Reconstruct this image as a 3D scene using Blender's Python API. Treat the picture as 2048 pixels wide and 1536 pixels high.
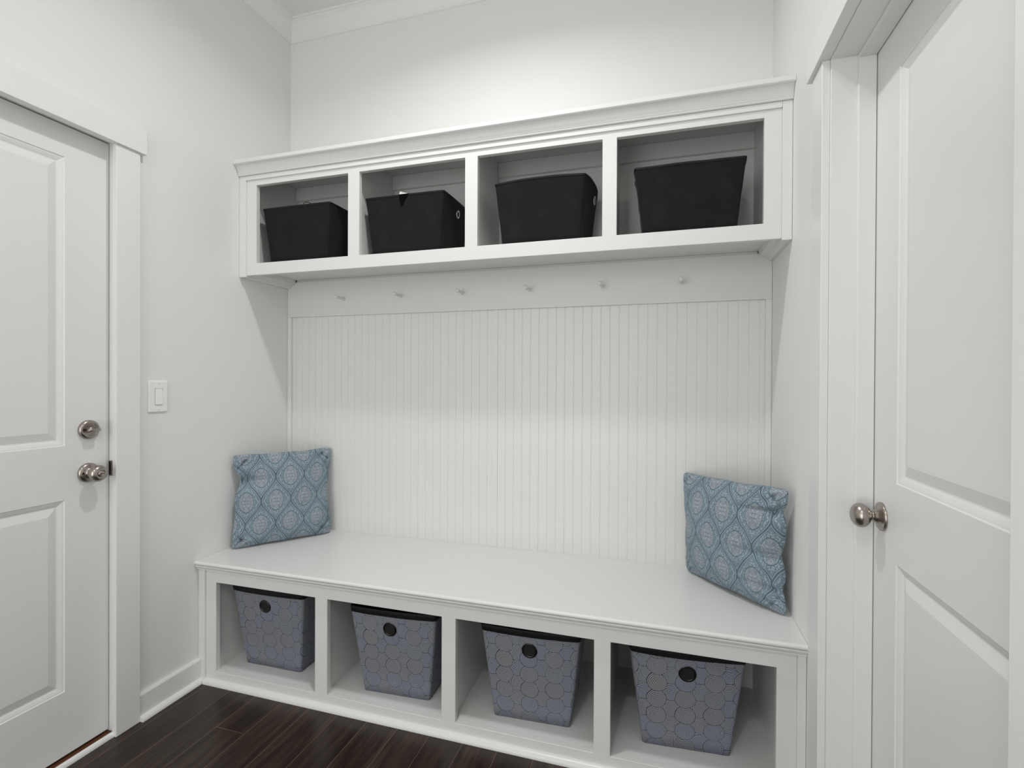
import bpy, bmesh, math, random
from mathutils import Vector, Matrix, noise

# ------------------------------------------------------------------ scene reset, camera, light, exposure
for o in list(bpy.data.objects):
    bpy.data.objects.remove(o, do_unlink=True)
scene = bpy.context.scene
COL = scene.collection
PI = math.pi

W = 2.2013          # room width, X
YF = -3.9           # wall behind the camera
ZC = 3.005          # ceiling

F_PX = 1004.4
YAW, PITCH, ROLL = 0.2916, -0.0052, 0.0046
cam_d = bpy.data.cameras.new('camera')
cam_d.sensor_fit = 'HORIZONTAL'
cam_d.sensor_width = 36.0
cam_d.lens = 36.0 * F_PX / 2048.0
cam_d.clip_start = 0.02
cam = bpy.data.objects.new('camera', cam_d)
COL.objects.link(cam)
fw = Vector((-math.sin(YAW)*math.cos(PITCH), math.cos(YAW)*math.cos(PITCH), math.sin(PITCH)))
rt = Vector((math.cos(YAW), math.sin(YAW), 0.0))
up = rt.cross(fw)
c_, s_ = math.cos(ROLL), math.sin(ROLL)
rt2 = c_*rt + s_*up
up2 = -s_*rt + c_*up
m = Matrix((rt2, up2, -fw)).transposed().to_4x4()
m.translation = Vector((1.808, -2.114, 1.2282))
cam.matrix_world = m
scene.camera = cam

world = bpy.data.worlds.new('world')
scene.world = world
world.use_nodes = True
world.node_tree.nodes['Background'].inputs[0].default_value = (0.02, 0.02, 0.02, 1)
world.node_tree.nodes['Background'].inputs[1].default_value = 1.0

def ceiling_lamp(name, loc, energy, size, color, spread=PI):
    l = bpy.data.lights.new(name, 'AREA')
    l.shape = 'DISK'; l.size = size; l.energy = energy; l.color = color; l.spread = spread
    o = bpy.data.objects.new(name, l)
    COL.objects.link(o); o.location = loc
    return o
ceiling_lamp('ceiling_lamp_light', (1.16, -0.955, ZC-0.004), 12.2, 0.13, (0.985, 0.985, 0.985), math.radians(150))
ceiling_lamp('hall_lamp_light', (1.45, -2.87, ZC-0.004), 9.0, 0.16, (0.985, 0.985, 0.985))

# added soft frontal fill, shining through an invented opening behind the camera
l = bpy.data.lights.new('added_fill_light', 'AREA')
l.shape = 'RECTANGLE'; l.size = 1.4; l.size_y = 2.4; l.energy = 36.0; l.color = (0.985, 0.99, 0.99)
o = bpy.data.objects.new('added_fill_light', l)
COL.objects.link(o); o.location = (0.75, YF-0.11, 1.2); o.rotation_euler = (PI/2, 0, 0)

vs = scene.view_settings
scene.display_settings.display_device = 'sRGB'
vs.view_transform = 'Standard'; vs.look = 'None'; vs.gamma = 1.0; vs.use_curve_mapping = False
vs.exposure = 0.05

# ------------------------------------------------------------------ helpers
def tag(o, label=None, cat=None, group=None, kind=None):
    if label: o['label'] = label
    if cat: o['category'] = cat
    if group: o['group'] = group
    if kind: o['kind'] = kind
    return o

def empty(name, loc=(0, 0, 0), rz=0.0):
    o = bpy.data.objects.new(name, None)
    o.empty_display_size = 0.05
    COL.objects.link(o); o.location = loc; o.rotation_euler = (0, 0, rz)
    return o

def obj(name, bm, mat, parent=None, smooth=False, bevel=0.0, world_coords=True, subsurf=0, seg=2):
    """link a bmesh as one mesh object; world_coords: vertices given in world space"""
    bmesh.ops.recalc_face_normals(bm, faces=bm.faces[:])
    me = bpy.data.meshes.new(name)
    if parent is not None and world_coords:
        off = Vector((0, 0, 0)); p = parent
        while p is not None:
            off += Vector(p.location); p = p.parent
        bmesh.ops.translate(bm, verts=bm.verts[:], vec=-off)
    bm.to_mesh(me); bm.free()
    me.materials.append(mat)
    if smooth:
        for f in me.polygons: f.use_smooth = True
    o = bpy.data.objects.new(name, me)
    COL.objects.link(o)
    if parent is not None: o.parent = parent
    if bevel > 0:
        b = o.modifiers.new('edge', 'BEVEL'); b.width = bevel; b.segments = seg
        b.limit_method = 'ANGLE'; b.angle_limit = math.radians(40)
        for f in me.polygons: f.use_smooth = True
        b.harden_normals = True
    if subsurf:
        s = o.modifiers.new('sub', 'SUBSURF'); s.levels = subsurf; s.render_levels = subsurf
    return o

def box(bm, x0, x1, y0, y1, z0, z1):
    v = [bm.verts.new(p) for p in ((x0,y0,z0),(x1,y0,z0),(x1,y1,z0),(x0,y1,z0),(x0,y0,z1),(x1,y0,z1),(x1,y1,z1),(x0,y1,z1))]
    for f in ((0,3,2,1),(4,5,6,7),(0,1,5,4),(1,2,6,5),(2,3,7,6),(3,0,4,7)):
        bm.faces.new([v[i] for i in f])

def boxes(*bs):
    bm = bmesh.new()
    for b in bs: box(bm, *b)
    return bm

def prism(bm, prof, axis, a0, a1):
    """closed 2D profile extruded along an axis. axis X: prof=(y,z); Y: (x,z); Z: (x,y)"""
    def P(p, a):
        if axis == 'X': return (a, p[0], p[1])
        if axis == 'Y': return (p[0], a, p[1])
        return (p[0], p[1], a)
    A = [bm.verts.new(P(p, a0)) for p in prof]
    B = [bm.verts.new(P(p, a1)) for p in prof]
    n = len(prof)
    for i in range(n):
        bm.faces.new((A[i], A[(i+1) % n], B[(i+1) % n], B[i]))
    bm.faces.new(A); bm.faces.new(B)

def prism_bm(prof, axis, a0, a1):
    bm = bmesh.new(); prism(bm, prof, axis, a0, a1); return bm

def plate(xs, zs, solid, y0, y1, swap=None):
    """flat board with openings on a grid of lines, merged so coplanar cells share vertices"""
    bm = bmesh.new()
    V = {}
    def v(i, j, y):
        k = (i, j, y)
        if k not in V:
            p = (xs[i], y, zs[j])
            V[k] = bm.verts.new(swap(p) if swap else p)
        return V[k]
    nx, nz = len(xs)-1, len(zs)-1
    S = lambda i, j: 0 <= i < nx and 0 <= j < nz and solid(i, j)
    for i in range(nx):
        for j in range(nz):
            if not S(i, j): continue
            for y in (y0, y1):
                bm.faces.new((v(i,j,y), v(i+1,j,y), v(i+1,j+1,y), v(i,j+1,y)))
            if not S(i-1, j): bm.faces.new((v(i,j,y0), v(i,j+1,y0), v(i,j+1,y1), v(i,j,y1)))
            if not S(i+1, j): bm.faces.new((v(i+1,j,y0), v(i+1,j+1,y0), v(i+1,j+1,y1), v(i+1,j,y1)))
            if not S(i, j-1): bm.faces.new((v(i,j,y0), v(i+1,j,y0), v(i+1,j,y1), v(i,j,y1)))
            if not S(i, j+1): bm.faces.new((v(i,j+1,y0), v(i+1,j+1,y0), v(i+1,j+1,y1), v(i,j+1,y1)))
    return bm

def lathe(bm, prof, origin, axis, n=40):
    """prof: list of (distance along axis, radius)"""
    ax = Vector(axis).normalized()
    u = ax.orthogonal().normalized(); w = ax.cross(u)
    o = Vector(origin)
    rings = []
    for d, r in prof:
        if r < 1e-6:
            rings.append([bm.verts.new(o + ax*d)])
        else:
            rings.append([bm.verts.new(o + ax*d + (u*math.cos(2*PI*k/n) + w*math.sin(2*PI*k/n))*r) for k in range(n)])
    for a, b in zip(rings, rings[1:]):
        for k in range(n):
            k2 = (k+1) % n
            if len(a) == 1 and len(b) == 1: continue
            if len(a) == 1: bm.faces.new((a[0], b[k], b[k2]))
            elif len(b) == 1: bm.faces.new((a[k], a[k2], b[0]))
            else: bm.faces.new((a[k], a[k2], b[k2], b[k]))

def lathe_bm(prof, origin, axis, n=40):
    bm = bmesh.new(); lathe(bm, prof, origin, axis, n); return bm

def tube(bm, pts, r, n=8):
    pts = [Vector(p) for p in pts]
    rings = []
    prev = None
    for i, p in enumerate(pts):
        t = (pts[min(i+1, len(pts)-1)] - pts[max(i-1, 0)]).normalized()
        u = t.orthogonal().normalized() if prev is None else (prev - t*prev.dot(t)).normalized()
        prev = u
        w = t.cross(u)
        rings.append([bm.verts.new(p + (u*math.cos(2*PI*k/n) + w*math.sin(2*PI*k/n))*r) for k in range(n)])
    for a, b in zip(rings, rings[1:]):
        for k in range(n):
            bm.faces.new((a[k], a[(k+1) % n], b[(k+1) % n], b[k]))
    bm.faces.new(rings[0]); bm.faces.new(rings[-1])

def torus(bm, center, axis, R, r, n=32, k=10, squash=1.0):
    ax = Vector(axis).normalized(); u = ax.orthogonal().normalized(); w = ax.cross(u); c = Vector(center)
    G = [[bm.verts.new(c + (u*math.cos(a)+w*math.sin(a))*(R + r*math.cos(b)) + ax*r*squash*math.sin(b))
          for b in (2*PI*j/k for j in range(k))] for a in (2*PI*i/n for i in range(n))]
    for i in range(n):
        for j in range(k):
            bm.faces.new((G[i][j], G[(i+1) % n][j], G[(i+1) % n][(j+1) % k], G[i][(j+1) % k]))

# ------------------------------------------------------------------ materials
class NT:
    def __init__(self, name):
        self.mat = bpy.data.materials.new(name); self.mat.use_nodes = True
        self.t = self.mat.node_tree
        self.b = self.t.nodes['Principled BSDF']
    def n(self, typ, **kw):
        x = self.t.nodes.new(typ)
        for k, v in kw.items(): setattr(x, k, v)
        return x
    def put(self, a, sock):
        if hasattr(a, 'is_output'): self.t.links.new(a, sock)
        else: sock.default_value = a
    def m(self, op, a, b=None, c=None, clamp=False):
        x = self.n('ShaderNodeMath', operation=op); x.use_clamp = clamp
        self.put(a, x.inputs[0])
        if b is not None: self.put(b, x.inputs[1])
        if c is not None: self.put(c, x.inputs[2])
        return x.outputs[0]
    def mix(self, f, a, b):
        x = self.n('ShaderNodeMix', data_type='RGBA')
        self.put(f, x.inputs[0]); self.put(a, x.inputs[6]); self.put(b, x.inputs[7])
        return x.outputs[2]
    def noise(self, scale, vec=None, detail=3.0, rough=0.5, out='Fac'):
        x = self.n('ShaderNodeTexNoise'); x.inputs['Scale'].default_value = scale
        x.inputs['Detail'].default_value = detail; x.inputs['Roughness'].default_value = rough
        if vec is not None: self.t.links.new(vec, x.inputs['Vector'])
        return x.outputs[out]
    def coord(self, which='Object'):
        return self.n('ShaderNodeTexCoord').outputs[which]
    def xyz(self, vec):
        s = self.n('ShaderNodeSeparateXYZ'); self.t.links.new(vec, s.inputs[0]); return s.outputs
    def comb(self, x, y, z=0.0):
        c = self.n('ShaderNodeCombineXYZ')
        self.put(x, c.inputs[0]); self.put(y, c.inputs[1]); self.put(z, c.inputs[2]); return c.outputs[0]
    def ramp(self, f, lo, hi):
        x = self.n('ShaderNodeMapRange'); x.interpolation_type = 'SMOOTHSTEP'
        self.put(f, x.inputs[0]); self.put(lo, x.inputs[1]); self.put(hi, x.inputs[2])
        return x.outputs[0]
    def bump(self, h, strength, dist):
        x = self.n('ShaderNodeBump'); x.inputs['Strength'].default_value = strength; x.inputs['Distance'].default_value = dist
        self.t.links.new(h, x.inputs['Height']); self.t.links.new(x.outputs[0], self.b.inputs['Normal'])

def srgb(r, g, b):
    f = lambda c: (c/255/12.92) if c/255 <= 0.04045 else ((c/255+0.055)/1.055)**2.4
    return (f(r), f(g), f(b), 1.0)

def paint(name, col, rough, bump=0.12, scale=420.0, spec=0.5):
    n = NT(name)
    co = n.coord()
    f = n.noise(3.0, co, 4.0)
    c2 = tuple(c*0.97 for c in col[:3]) + (1,)
    n.put(n.mix(f, col, c2), n.b.inputs['Base Color'])
    n.b.inputs['Roughness'].default_value = rough
    n.b.inputs['Specular IOR Level'].default_value = spec
    n.bump(n.noise(scale, co, 2.0), bump, 0.0004)
    return n.mat

M_WALL = paint('wall_paint', srgb(235, 236, 233), 0.62, 0.25, 260)
M_CEIL = paint('ceiling_paint', srgb(234, 232, 230), 0.8, 0.3, 300)
M_TRIM = paint('trim_paint', srgb(235, 235, 234), 0.34, 0.05, 120)
M_DOOR = paint('door_paint', srgb(232, 232, 231), 0.40, 0.08, 160)
M_CAB = paint('cabinet_paint', srgb(228, 228, 226), 0.32, 0.05, 120)
M_BEAD = paint('beadboard_paint', srgb(227, 228, 225), 0.36, 0.05, 120)
M_PLAST = paint('switch_plastic', srgb(244, 244, 244), 0.28, 0.0, 50)
M_PAPER = paint('paper', srgb(240, 240, 238), 0.7, 0.05, 200)

def metal(name, col, rough, aniso=0.0):
    n = NT(name)
    n.b.inputs['Base Color'].default_value = col
    n.b.inputs['Metallic'].default_value = 1.0
    r = n.noise(60.0, n.coord(), 3.0)
    n.put(n.m('MULTIPLY_ADD', r, 0.14, rough-0.07), n.b.inputs['Roughness'])
    return n.mat
M_NICKEL = metal('satin_nickel', srgb(168, 160, 152), 0.27)
M_STRIKE = metal('strike_metal', srgb(140, 130, 118), 0.4)
M_CHROME = metal('chrome', srgb(215, 215, 215), 0.15)

def plain(name, col, rough, spec=0.5):
    n = NT(name)
    f = n.noise(30.0, n.coord(), 3.0)
    n.put(n.mix(f, col, tuple(c*0.8 for c in col[:3])+(1,)), n.b.inputs['Base Color'])
    n.b.inputs['Roughness'].default_value = rough
    n.b.inputs['Specular IOR Level'].default_value = spec
    return n.mat
M_DARK = plain('dark_gap', srgb(18, 15, 13), 0.8)
M_CORD = plain('cord_rubber', srgb(70, 42, 34), 0.5)
M_BLACKRIM = plain('black_binding', srgb(15, 15, 18), 0.6, 0.3)
M_TAB = plain('black_webbing', srgb(3, 3, 3), 0.9, 0.1)
M_BLACKPL = plain('black_plastic', srgb(8, 8, 9), 0.25)
M_WEAR = plain('oak_threshold', srgb(92, 54, 30), 0.5)

def black_fabric():
    n = NT('black_felt')
    co = n.coord()
    f = n.noise(900.0, co, 2.0, 0.7)
    g = n.noise(14.0, co, 4.0, 0.6)
    c = n.mix(f, srgb(13, 13, 14), srgb(36, 35, 37))
    c = n.mix(n.m('MULTIPLY', n.ramp(g, 0.5, 0.8), 0.18), c, srgb(54, 53, 55))
    n.put(c, n.b.inputs['Base Color'])
    n.b.inputs['Roughness'].default_value = 0.92
    n.b.inputs['Specular IOR Level'].default_value = 0.2
    n.b.inputs['Sheen Weight'].default_value = 0.04
    n.bump(f, 0.5, 0.0006)
    return n.mat
M_FELT = black_fabric()

def floor_mat():
    n = NT('dark_walnut_planks')
    x, y, z = n.xyz(n.coord())
    PW, PL = 0.1235, 2.35
    xs = n.m('DIVIDE', n.m('SUBTRACT', x, 0.424-PW*20), PW)
    idx = n.m('FLOOR', xs)
    wn = n.n('ShaderNodeTexWhiteNoise', noise_dimensions='1D'); n.put(idx, wn.inputs['W'])
    ysh = n.m('ADD', n.m('DIVIDE', n.m('ADD', y, 0.7155), PL), n.m('MULTIPLY', n.m('SUBTRACT', idx, 19.0), 0.383))
    jdx = n.m('FLOOR', ysh)
    wn2 = n.n('ShaderNodeTexWhiteNoise', noise_dimensions='2D')
    n.t.links.new(n.comb(idx, jdx), wn2.inputs['Vector'])
    r = wn2.outputs['Value']
    # grain stretched along Y
    gv = n.comb(n.m('MULTIPLY_ADD', r, 37.0, n.m('MULTIPLY', x, 46.0)), n.m('MULTIPLY_ADD', r, 11.0, n.m('MULTIPLY', y, 2.6)), r)
    g1 = n.noise(1.0, gv, 6.0, 0.62)
    gv2 = n.comb(n.m('MULTIPLY_ADD', r, 53.0, n.m('MULTIPLY', x, 190.0)), n.m('MULTIPLY', y, 9.0), r)
    g2 = n.noise(1.0, gv2, 3.0, 0.6)
    c = n.mix(n.ramp(g1, 0.32, 0.66), srgb(28, 18, 14), srgb(69, 53, 41))
    c = n.mix(n.m('MULTIPLY', n.ramp(g2, 0.42, 0.68), 0.7), c, srgb(25, 16, 13))
    c = n.mix(n.m('MULTIPLY', r, 0.45), c, srgb(38, 25, 21))
    fx = n.m('FRACT', xs)
    ex = n.m('MULTIPLY', n.m('MINIMUM', fx, n.m('SUBTRACT', 1.0, fx)), PW)
    fy = n.m('FRACT', ysh)
    ey = n.m('MULTIPLY', n.m('MINIMUM', fy, n.m('SUBTRACT', 1.0, fy)), PL)
    e = n.m('MINIMUM', ex, ey)
    seam = n.m('SUBTRACT', 1.0, n.ramp(e, 0.0006, 0.0016))
    c = n.mix(n.m('MULTIPLY', seam, 0.8), c, srgb(104, 84, 66))
    n.put(c, n.b.inputs['Base Color'])
    n.put(n.m('MULTIPLY_ADD', g1, 0.18, 0.24), n.b.inputs['Roughness'])
    n.b.inputs['Specular IOR Level'].default_value = 0.4
    h = n.m('SUBTRACT', n.m('MULTIPLY', g2, 0.3), n.m('MULTIPLY', seam, 1.0))
    n.bump(h, 0.25, 0.0008)
    return n.mat
M_FLOOR = floor_mat()

def swirl_fabric():
    """overlapping scale columns of concentric rings, UV in metres"""
    n = NT('ring_print_fabric')
    uv = n.coord('UV')
    wob = n.n('ShaderNodeTexNoise'); wob.inputs['Scale'].default_value = 24.0; wob.inputs['Detail'].default_value = 1.0
    n.t.links.new(uv, wob.inputs['Vector'])
    wv = n.n('ShaderNodeVectorMath', operation='MULTIPLY_ADD')
    n.t.links.new(wob.outputs['Color'], wv.inputs[0]); wv.inputs[1].default_value = (0.008, 0.008, 0); n.t.links.new(uv, wv.inputs[2])
    u, v, _ = n.xyz(wv.outputs[0])
    PX, PY = 0.0875, 0.0560
    def column(u0, v0, R):
        """returns distance to the winning circle and validity"""
        cu = n.m('DIVIDE', n.m('SUBTRACT', u, u0), PX)
        ci = n.m('FLOOR', n.m('ADD', cu, 0.5))
        du = n.m('MULTIPLY', n.m('SUBTRACT', cu, ci), PX)
        sh = n.m('MULTIPLY', n.m('FRACT', n.m('MULTIPLY', ci, 0.19)), PY)
        cv = n.m('DIVIDE', n.m('SUBTRACT', n.m('SUBTRACT', v, v0), sh), PY)
        fl = n.m('FLOOR', cv)
        dlo = n.m('MULTIPLY', n.m('SUBTRACT', cv, fl), PY)          # above lower centre
        dhi = n.m('SUBTRACT', PY, dlo)                              # below upper centre
        du2 = n.m('MULTIPLY', du, du)
        rhi = n.m('SQRT', n.m('ADD', du2, n.m('MULTIPLY', dhi, dhi)))
        rlo = n.m('SQRT', n.m('ADD', du2, n.m('MULTIPLY', dlo, dlo)))
        inhi = n.m('LESS_THAN', rhi, R)
        inlo = n.m('LESS_THAN', rlo, R)
        d = n.m('ADD', n.m('MULTIPLY', rhi, inhi), n.m('MULTIPLY', rlo, n.m('SUBTRACT', 1.0, inhi)))
        valid = n.m('MAXIMUM', inhi, inlo)
        ident = n.m('ADD', n.m('MULTIPLY', ci, 7.31), n.m('ADD', fl, inhi))
        # rings drift off centre towards the middle of each circle
        wn_ = n.n('ShaderNodeTexWhiteNoise', noise_dimensions='1D'); n.put(ident, wn_.inputs['W'])
        ex, ey, _z = n.xyz(wn_.outputs['Color'])
        ex = n.m('MULTIPLY', n.m('SUBTRACT', ex, 0.45), 0.016); ey = n.m('MULTIPLY', n.m('SUBTRACT', ey, 0.75), 0.016)
        dv = n.m('SUBTRACT', n.m('MULTIPLY', dlo, n.m('SUBTRACT', 1.0, inhi)), n.m('MULTIPLY', dhi, inhi))
        q = n.m('SUBTRACT', 1.0, n.m('DIVIDE', d, R))
        a_ = n.m('SUBTRACT', du, n.m('MULTIPLY', ex, q)); b_ = n.m('SUBTRACT', dv, n.m('MULTIPLY', ey, q))
        dr = n.m('SQRT', n.m('ADD', n.m('MULTIPLY', a_, a_), n.m('MULTIPLY', b_, b_)))
        edge = n.m('SUBTRACT', R, d)
        return dr, valid, edge, ident
    dA, vA, eA, iA = column(0.0, 0.012, 0.0315)
    dB, vB, eB, iB = column(PX/2, 0.012+PY*0.55, 0.0310)
    d = n.m('ADD', n.m('MULTIPLY', dA, vA), n.m('MULTIPLY', dB, n.m('SUBTRACT', 1.0, vA)))
    e = n.m('ADD', n.m('MULTIPLY', eA, vA), n.m('MULTIPLY', eB, n.m('SUBTRACT', 1.0, vA)))
    idn = n.m('ADD', n.m('MULTIPLY', iA, vA), n.m('MULTIPLY', n.m('ADD', iB, 100.3), n.m('SUBTRACT', 1.0, vA)))
    anyv = n.m('MAXIMUM', vA, vB)
    wn = n.n('ShaderNodeTexWhiteNoise', noise_dimensions='1D'); n.put(idn, wn.inputs['W'])
    rr = wn.outputs['Value']
    ring = n.m('FRACT', n.m('MULTIPLY_ADD', rr, 0.6, n.m('DIVIDE', d, 0.0034)))
    line = n.ramp(n.m('ABSOLUTE', n.m('SUBTRACT', ring, 0.5)), 0.10, 0.24)      # 1 = pale ring
    line = n.m('MULTIPLY', line, n.ramp(e, 0.0007, 0.0015))
    line = n.m('MULTIPLY', line, anyv)
    tone = n.mix(rr, srgb(150, 156, 170), srgb(156, 157, 161))
    c = n.mix(line, srgb(24, 25, 36), tone)
    n.put(c, n.b.inputs['Base Color'])
    n.b.inputs['Roughness'].default_value = 0.75
    n.b.inputs['Specular IOR Level'].default_value = 0.25
    n.bump(n.noise(700.0, uv, 2.0), 0.3, 0.0004)
    return n.mat
M_SWIRL = swirl_fabric()

def ogee_fabric():
    """blue velvet with an ogee lattice, borders and scrolling medallions, UV in metres"""
    n = NT('ogee_velvet')
    uv = n.coord('UV')
    wob = n.n('ShaderNodeTexNoise'); wob.inputs['Scale'].default_value = 22.0; wob.inputs['Detail'].default_value = 2.0
    n.t.links.new(uv, wob.inputs['Vector'])
    wv = n.n('ShaderNodeVectorMath', operation='MULTIPLY_ADD')
    n.t.links.new(wob.outputs['Color'], wv.inputs[0]); wv.inputs[1].default_value = (0.007, 0.007, 0); n.t.links.new(uv, wv.inputs[2])
    u, v, _ = n.xyz(wv.outputs[0])
    PW, PH = 0.122, 0.205
    cs = n.m('COSINE', n.m('MULTIPLY', v, 2*PI/PH))
    s = n.m('MULTIPLY', cs, PW/4)
    def linedist(off):
        t = n.m('DIVIDE', n.m('SUBTRACT', u, off), PW)
        t = n.m('SUBTRACT', t, n.m('FLOOR', n.m('ADD', t, 0.5)))
        return n.m('MULTIPLY', n.m('ABSOLUTE', t), PW)
    d = n.m('MINIMUM', linedist(s), linedist(n.m('SUBTRACT', PW/2, s)))
    # nearest cell centre
    def cell(u0, v0):
        a = n.m('DIVIDE', n.m('SUBTRACT', u, u0), PW); a = n.m('MULTIPLY', n.m('SUBTRACT', a, n.m('FLOOR', n.m('ADD', a, 0.5))), PW)
        b = n.m('DIVIDE', n.m('SUBTRACT', v, v0), PH); b = n.m('MULTIPLY', n.m('SUBTRACT', b, n.m('FLOOR', n.m('ADD', b, 0.5))), PH*0.72)
        return n.m('SQRT', n.m('ADD', n.m('MULTIPLY', a, a), n.m('MULTIPLY', b, b))), a, b
    rA, aA, bA = cell(PW/4, PH/2); rB, aB, bB = cell(-PW/4, 0.0)
    sel = n.m('LESS_THAN', rA, rB)
    r = n.m('MINIMUM', rA, rB)
    a = n.m('ADD', n.m('MULTIPLY', aA, sel), n.m('MULTIPLY', aB, n.m('SUBTRACT', 1.0, sel)))
    b = n.m('ADD', n.m('MULTIPLY', bA, sel), n.m('MULTIPLY', bB, n.m('SUBTRACT', 1.0, sel)))
    # scrolling detail, mirrored about the medallion axis
    mv = n.comb(n.m('ABSOLUTE', a), n.m('ADD', n.m('ABSOLUTE', b), 0.3))
    vo = n.n('ShaderNodeTexVoronoi'); vo.inputs['Scale'].default_value = 125.0; n.t.links.new(mv, vo.inputs['Vector'])
    curl = n.m('SINE', n.m('MULTIPLY', vo.outputs['Distance'], 17.0))
    curl = n.ramp(curl, 0.1, 0.7)
    vo2 = n.n('ShaderNodeTexVoronoi'); vo2.inputs['Scale'].default_value = 215.0; n.t.links.new(mv, vo2.inputs['Vector'])
    dots = n.m('SUBTRACT', 1.0, n.ramp(vo2.outputs['Distance'], 0.28, 0.46))
    base = srgb(113, 131, 143); dark = srgb(84, 102, 114); light = srgb(180, 189, 194); taupe = srgb(134, 138, 144)
    fade = n.noise(9.0, uv, 4.0, 0.6)
    c = n.mix(n.ramp(fade, 0.3, 0.7), base, srgb(125, 144, 156))
    # medallion core
    core = n.m('SUBTRACT', 1.0, n.ramp(r, 0.0285, 0.0300))
    c = n.mix(n.m('MULTIPLY', core, 0.55), c, taupe)
    c = n.mix(n.m('MULTIPLY', n.m('MULTIPLY', core, curl), 0.8), c, light)
    # dotted ground between core ring and border
    mid = n.m('MULTIPLY', n.ramp(d, 0.0080, 0.0088), n.m('SUBTRACT', 1.0, core))
    c = n.mix(n.m('MULTIPLY', n.m('MULTIPLY', mid, dots), 0.75), c, light)
    ringd = n.m('ABSOLUTE', n.m('SUBTRACT', r, 0.0312))
    c = n.mix(n.m('MULTIPLY', n.m('SUBTRACT', 1.0, n.ramp(ringd, 0.0006, 0.0016)), 0.8), c, dark)
    # border bands
    band = n.m('SUBTRACT', 1.0, n.ramp(d, 0.0032, 0.0039))
    c = n.mix(n.m('MULTIPLY', band, 0.8), c, dark)
    l1 = n.m('SUBTRACT', 1.0, n.ramp(n.m('ABSOLUTE', n.m('SUBTRACT', d, 0.0047)), 0.0006, 0.0013))
    c = n.mix(n.m('MULTIPLY', l1, 0.8), c, light)
    l2 = n.m('SUBTRACT', 1.0, n.ramp(n.m('ABSOLUTE', n.m('SUBTRACT', d, 0.0072)), 0.0008, 0.0016))
    c = n.mix(n.m('MULTIPLY', l2, 0.6), c, dark)
    # worn fading of the print
    worn = n.ramp(n.noise(16.0, uv, 5.0, 0.65), 0.52, 0.75)
    c = n.mix(n.m('MULTIPLY', worn, 0.55), c, base)
    n.put(c, n.b.inputs['Base Color'])
    n.b.inputs['Roughness'].default_value = 0.85
    n.b.inputs['Specular IOR Level'].default_value = 0.25
    n.b.inputs['Sheen Weight'].default_value = 0.12
    n.b.inputs['Sheen Roughness'].default_value = 0.4
    h = n.m('ADD', n.m('MULTIPLY', n.noise(55.0, uv, 4.0, 0.6), 1.0), n.m('MULTIPLY', n.noise(900.0, uv, 2.0), 0.15))
    n.bump(h, 0.35, 0.003)
    return n.mat
M_OGEE = ogee_fabric()

# ------------------------------------------------------------------ room shell
def structure(name, bm, mat, **kw):
    o = obj(name, bm, mat, **kw)
    o['kind'] = 'structure'
    return o

structure('floor', boxes((-0.16, W+0.16, YF-0.1, 0.1, -0.08, 0.0)), M_FLOOR)
structure('ceiling', boxes((-0.16, W+0.16, YF-0.1, 0.1, ZC, ZC+0.08)), M_CEIL)
structure('wall_back', boxes((-0.16, W+0.16, 0.0, 0.1, 0.0, ZC)), M_WALL)
structure('wall_front', plate([-0.16, 0.05, 1.45, W+0.16], [0.0, 2.4, ZC], lambda i, j: not (i == 1 and j == 0), YF-0.1, YF), M_WALL)  # opening is invented, cut to let the added fill light in

# left wall with door opening
LJ0, LJ1, LJT = -1.665, -0.845, 2.0465       # jamb faces, head
JT = 0.018
structure('wall_left', plate([YF, LJ0-JT, LJ1+JT, 0.0], [0.0, LJT+JT, ZC], lambda i, j: not (i == 1 and j == 0), -0.12, 0.0,
          swap=lambda p: (p[1], p[0], p[2])), M_WALL)
# right wall with door opening
RJ0, RJ1, RJT = -1.404, -0.700, 2.0245
structure('wall_right', plate([YF, RJ0-JT, RJ1+JT, 0.0], [0.0, RJT+JT, ZC], lambda i, j: not (i == 1 and j == 0), W, W+0.14,
          swap=lambda p: (p[1], p[0], p[2])), M_WALL)

# crown moulding: one mitred ring round the room
cp = [(0.0, 2.922), (0.005, 2.922), (0.007, 2.930), (0.012, 2.936), (0.020, 2.949), (0.031, 2.966), (0.043, 2.981), (0.052, 2.989),
      (0.057, 2.991), (0.059, 2.996), (0.066, 2.997), (0.068, ZC), (0.0, ZC)]
bm = bmesh.new()
R = []
for p, z in cp:
    R.append([bm.verts.new(q) for q in ((p, -p, z), (W-p, -p, z), (W-p, YF+p, z), (p, YF+p, z))])
for i in range(len(cp)):
    a, b = R[i], R[(i+1) % len(cp)]
    for k in range(4):
        bm.faces.new((a[k], a[(k+1) % 4], b[(k+1) % 4], b[k]))
structure('trim_1', bm, M_TRIM)

# left door jamb, stop, casing
structure('trim_2', boxes((-0.12, 0.0, LJ1, LJ1+JT, 0.0, LJT+JT), (-0.12, 0.0, LJ0-JT, LJ0, 0.0, LJT+JT), (-0.12, 0.0, LJ0, LJ1, LJT, LJT+JT),
          (-0.085, -0.0695, LJ1-0.012, LJ1, 0.0, LJT), (-0.085, -0.0695, LJ0, LJ0+0.012, 0.0, LJT), (-0.085, -0.0695, LJ0+0.012, LJ1-0.012, LJT-0.012, LJT)), M_TRIM)
structure('trim_3', boxes((0.0, 0.0185, -0.8585, -0.7755, 0.0, 2.0345), (0.0, 0.0185, -1.7345, -1.6515, 0.0, 2.0345)), M_TRIM, bevel=0.0015)
structure('trim_4', boxes((0.0, 0.028, -1.752, -0.7578, 2.0345, 2.1224)), M_TRIM, bevel=0.0015)
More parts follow.
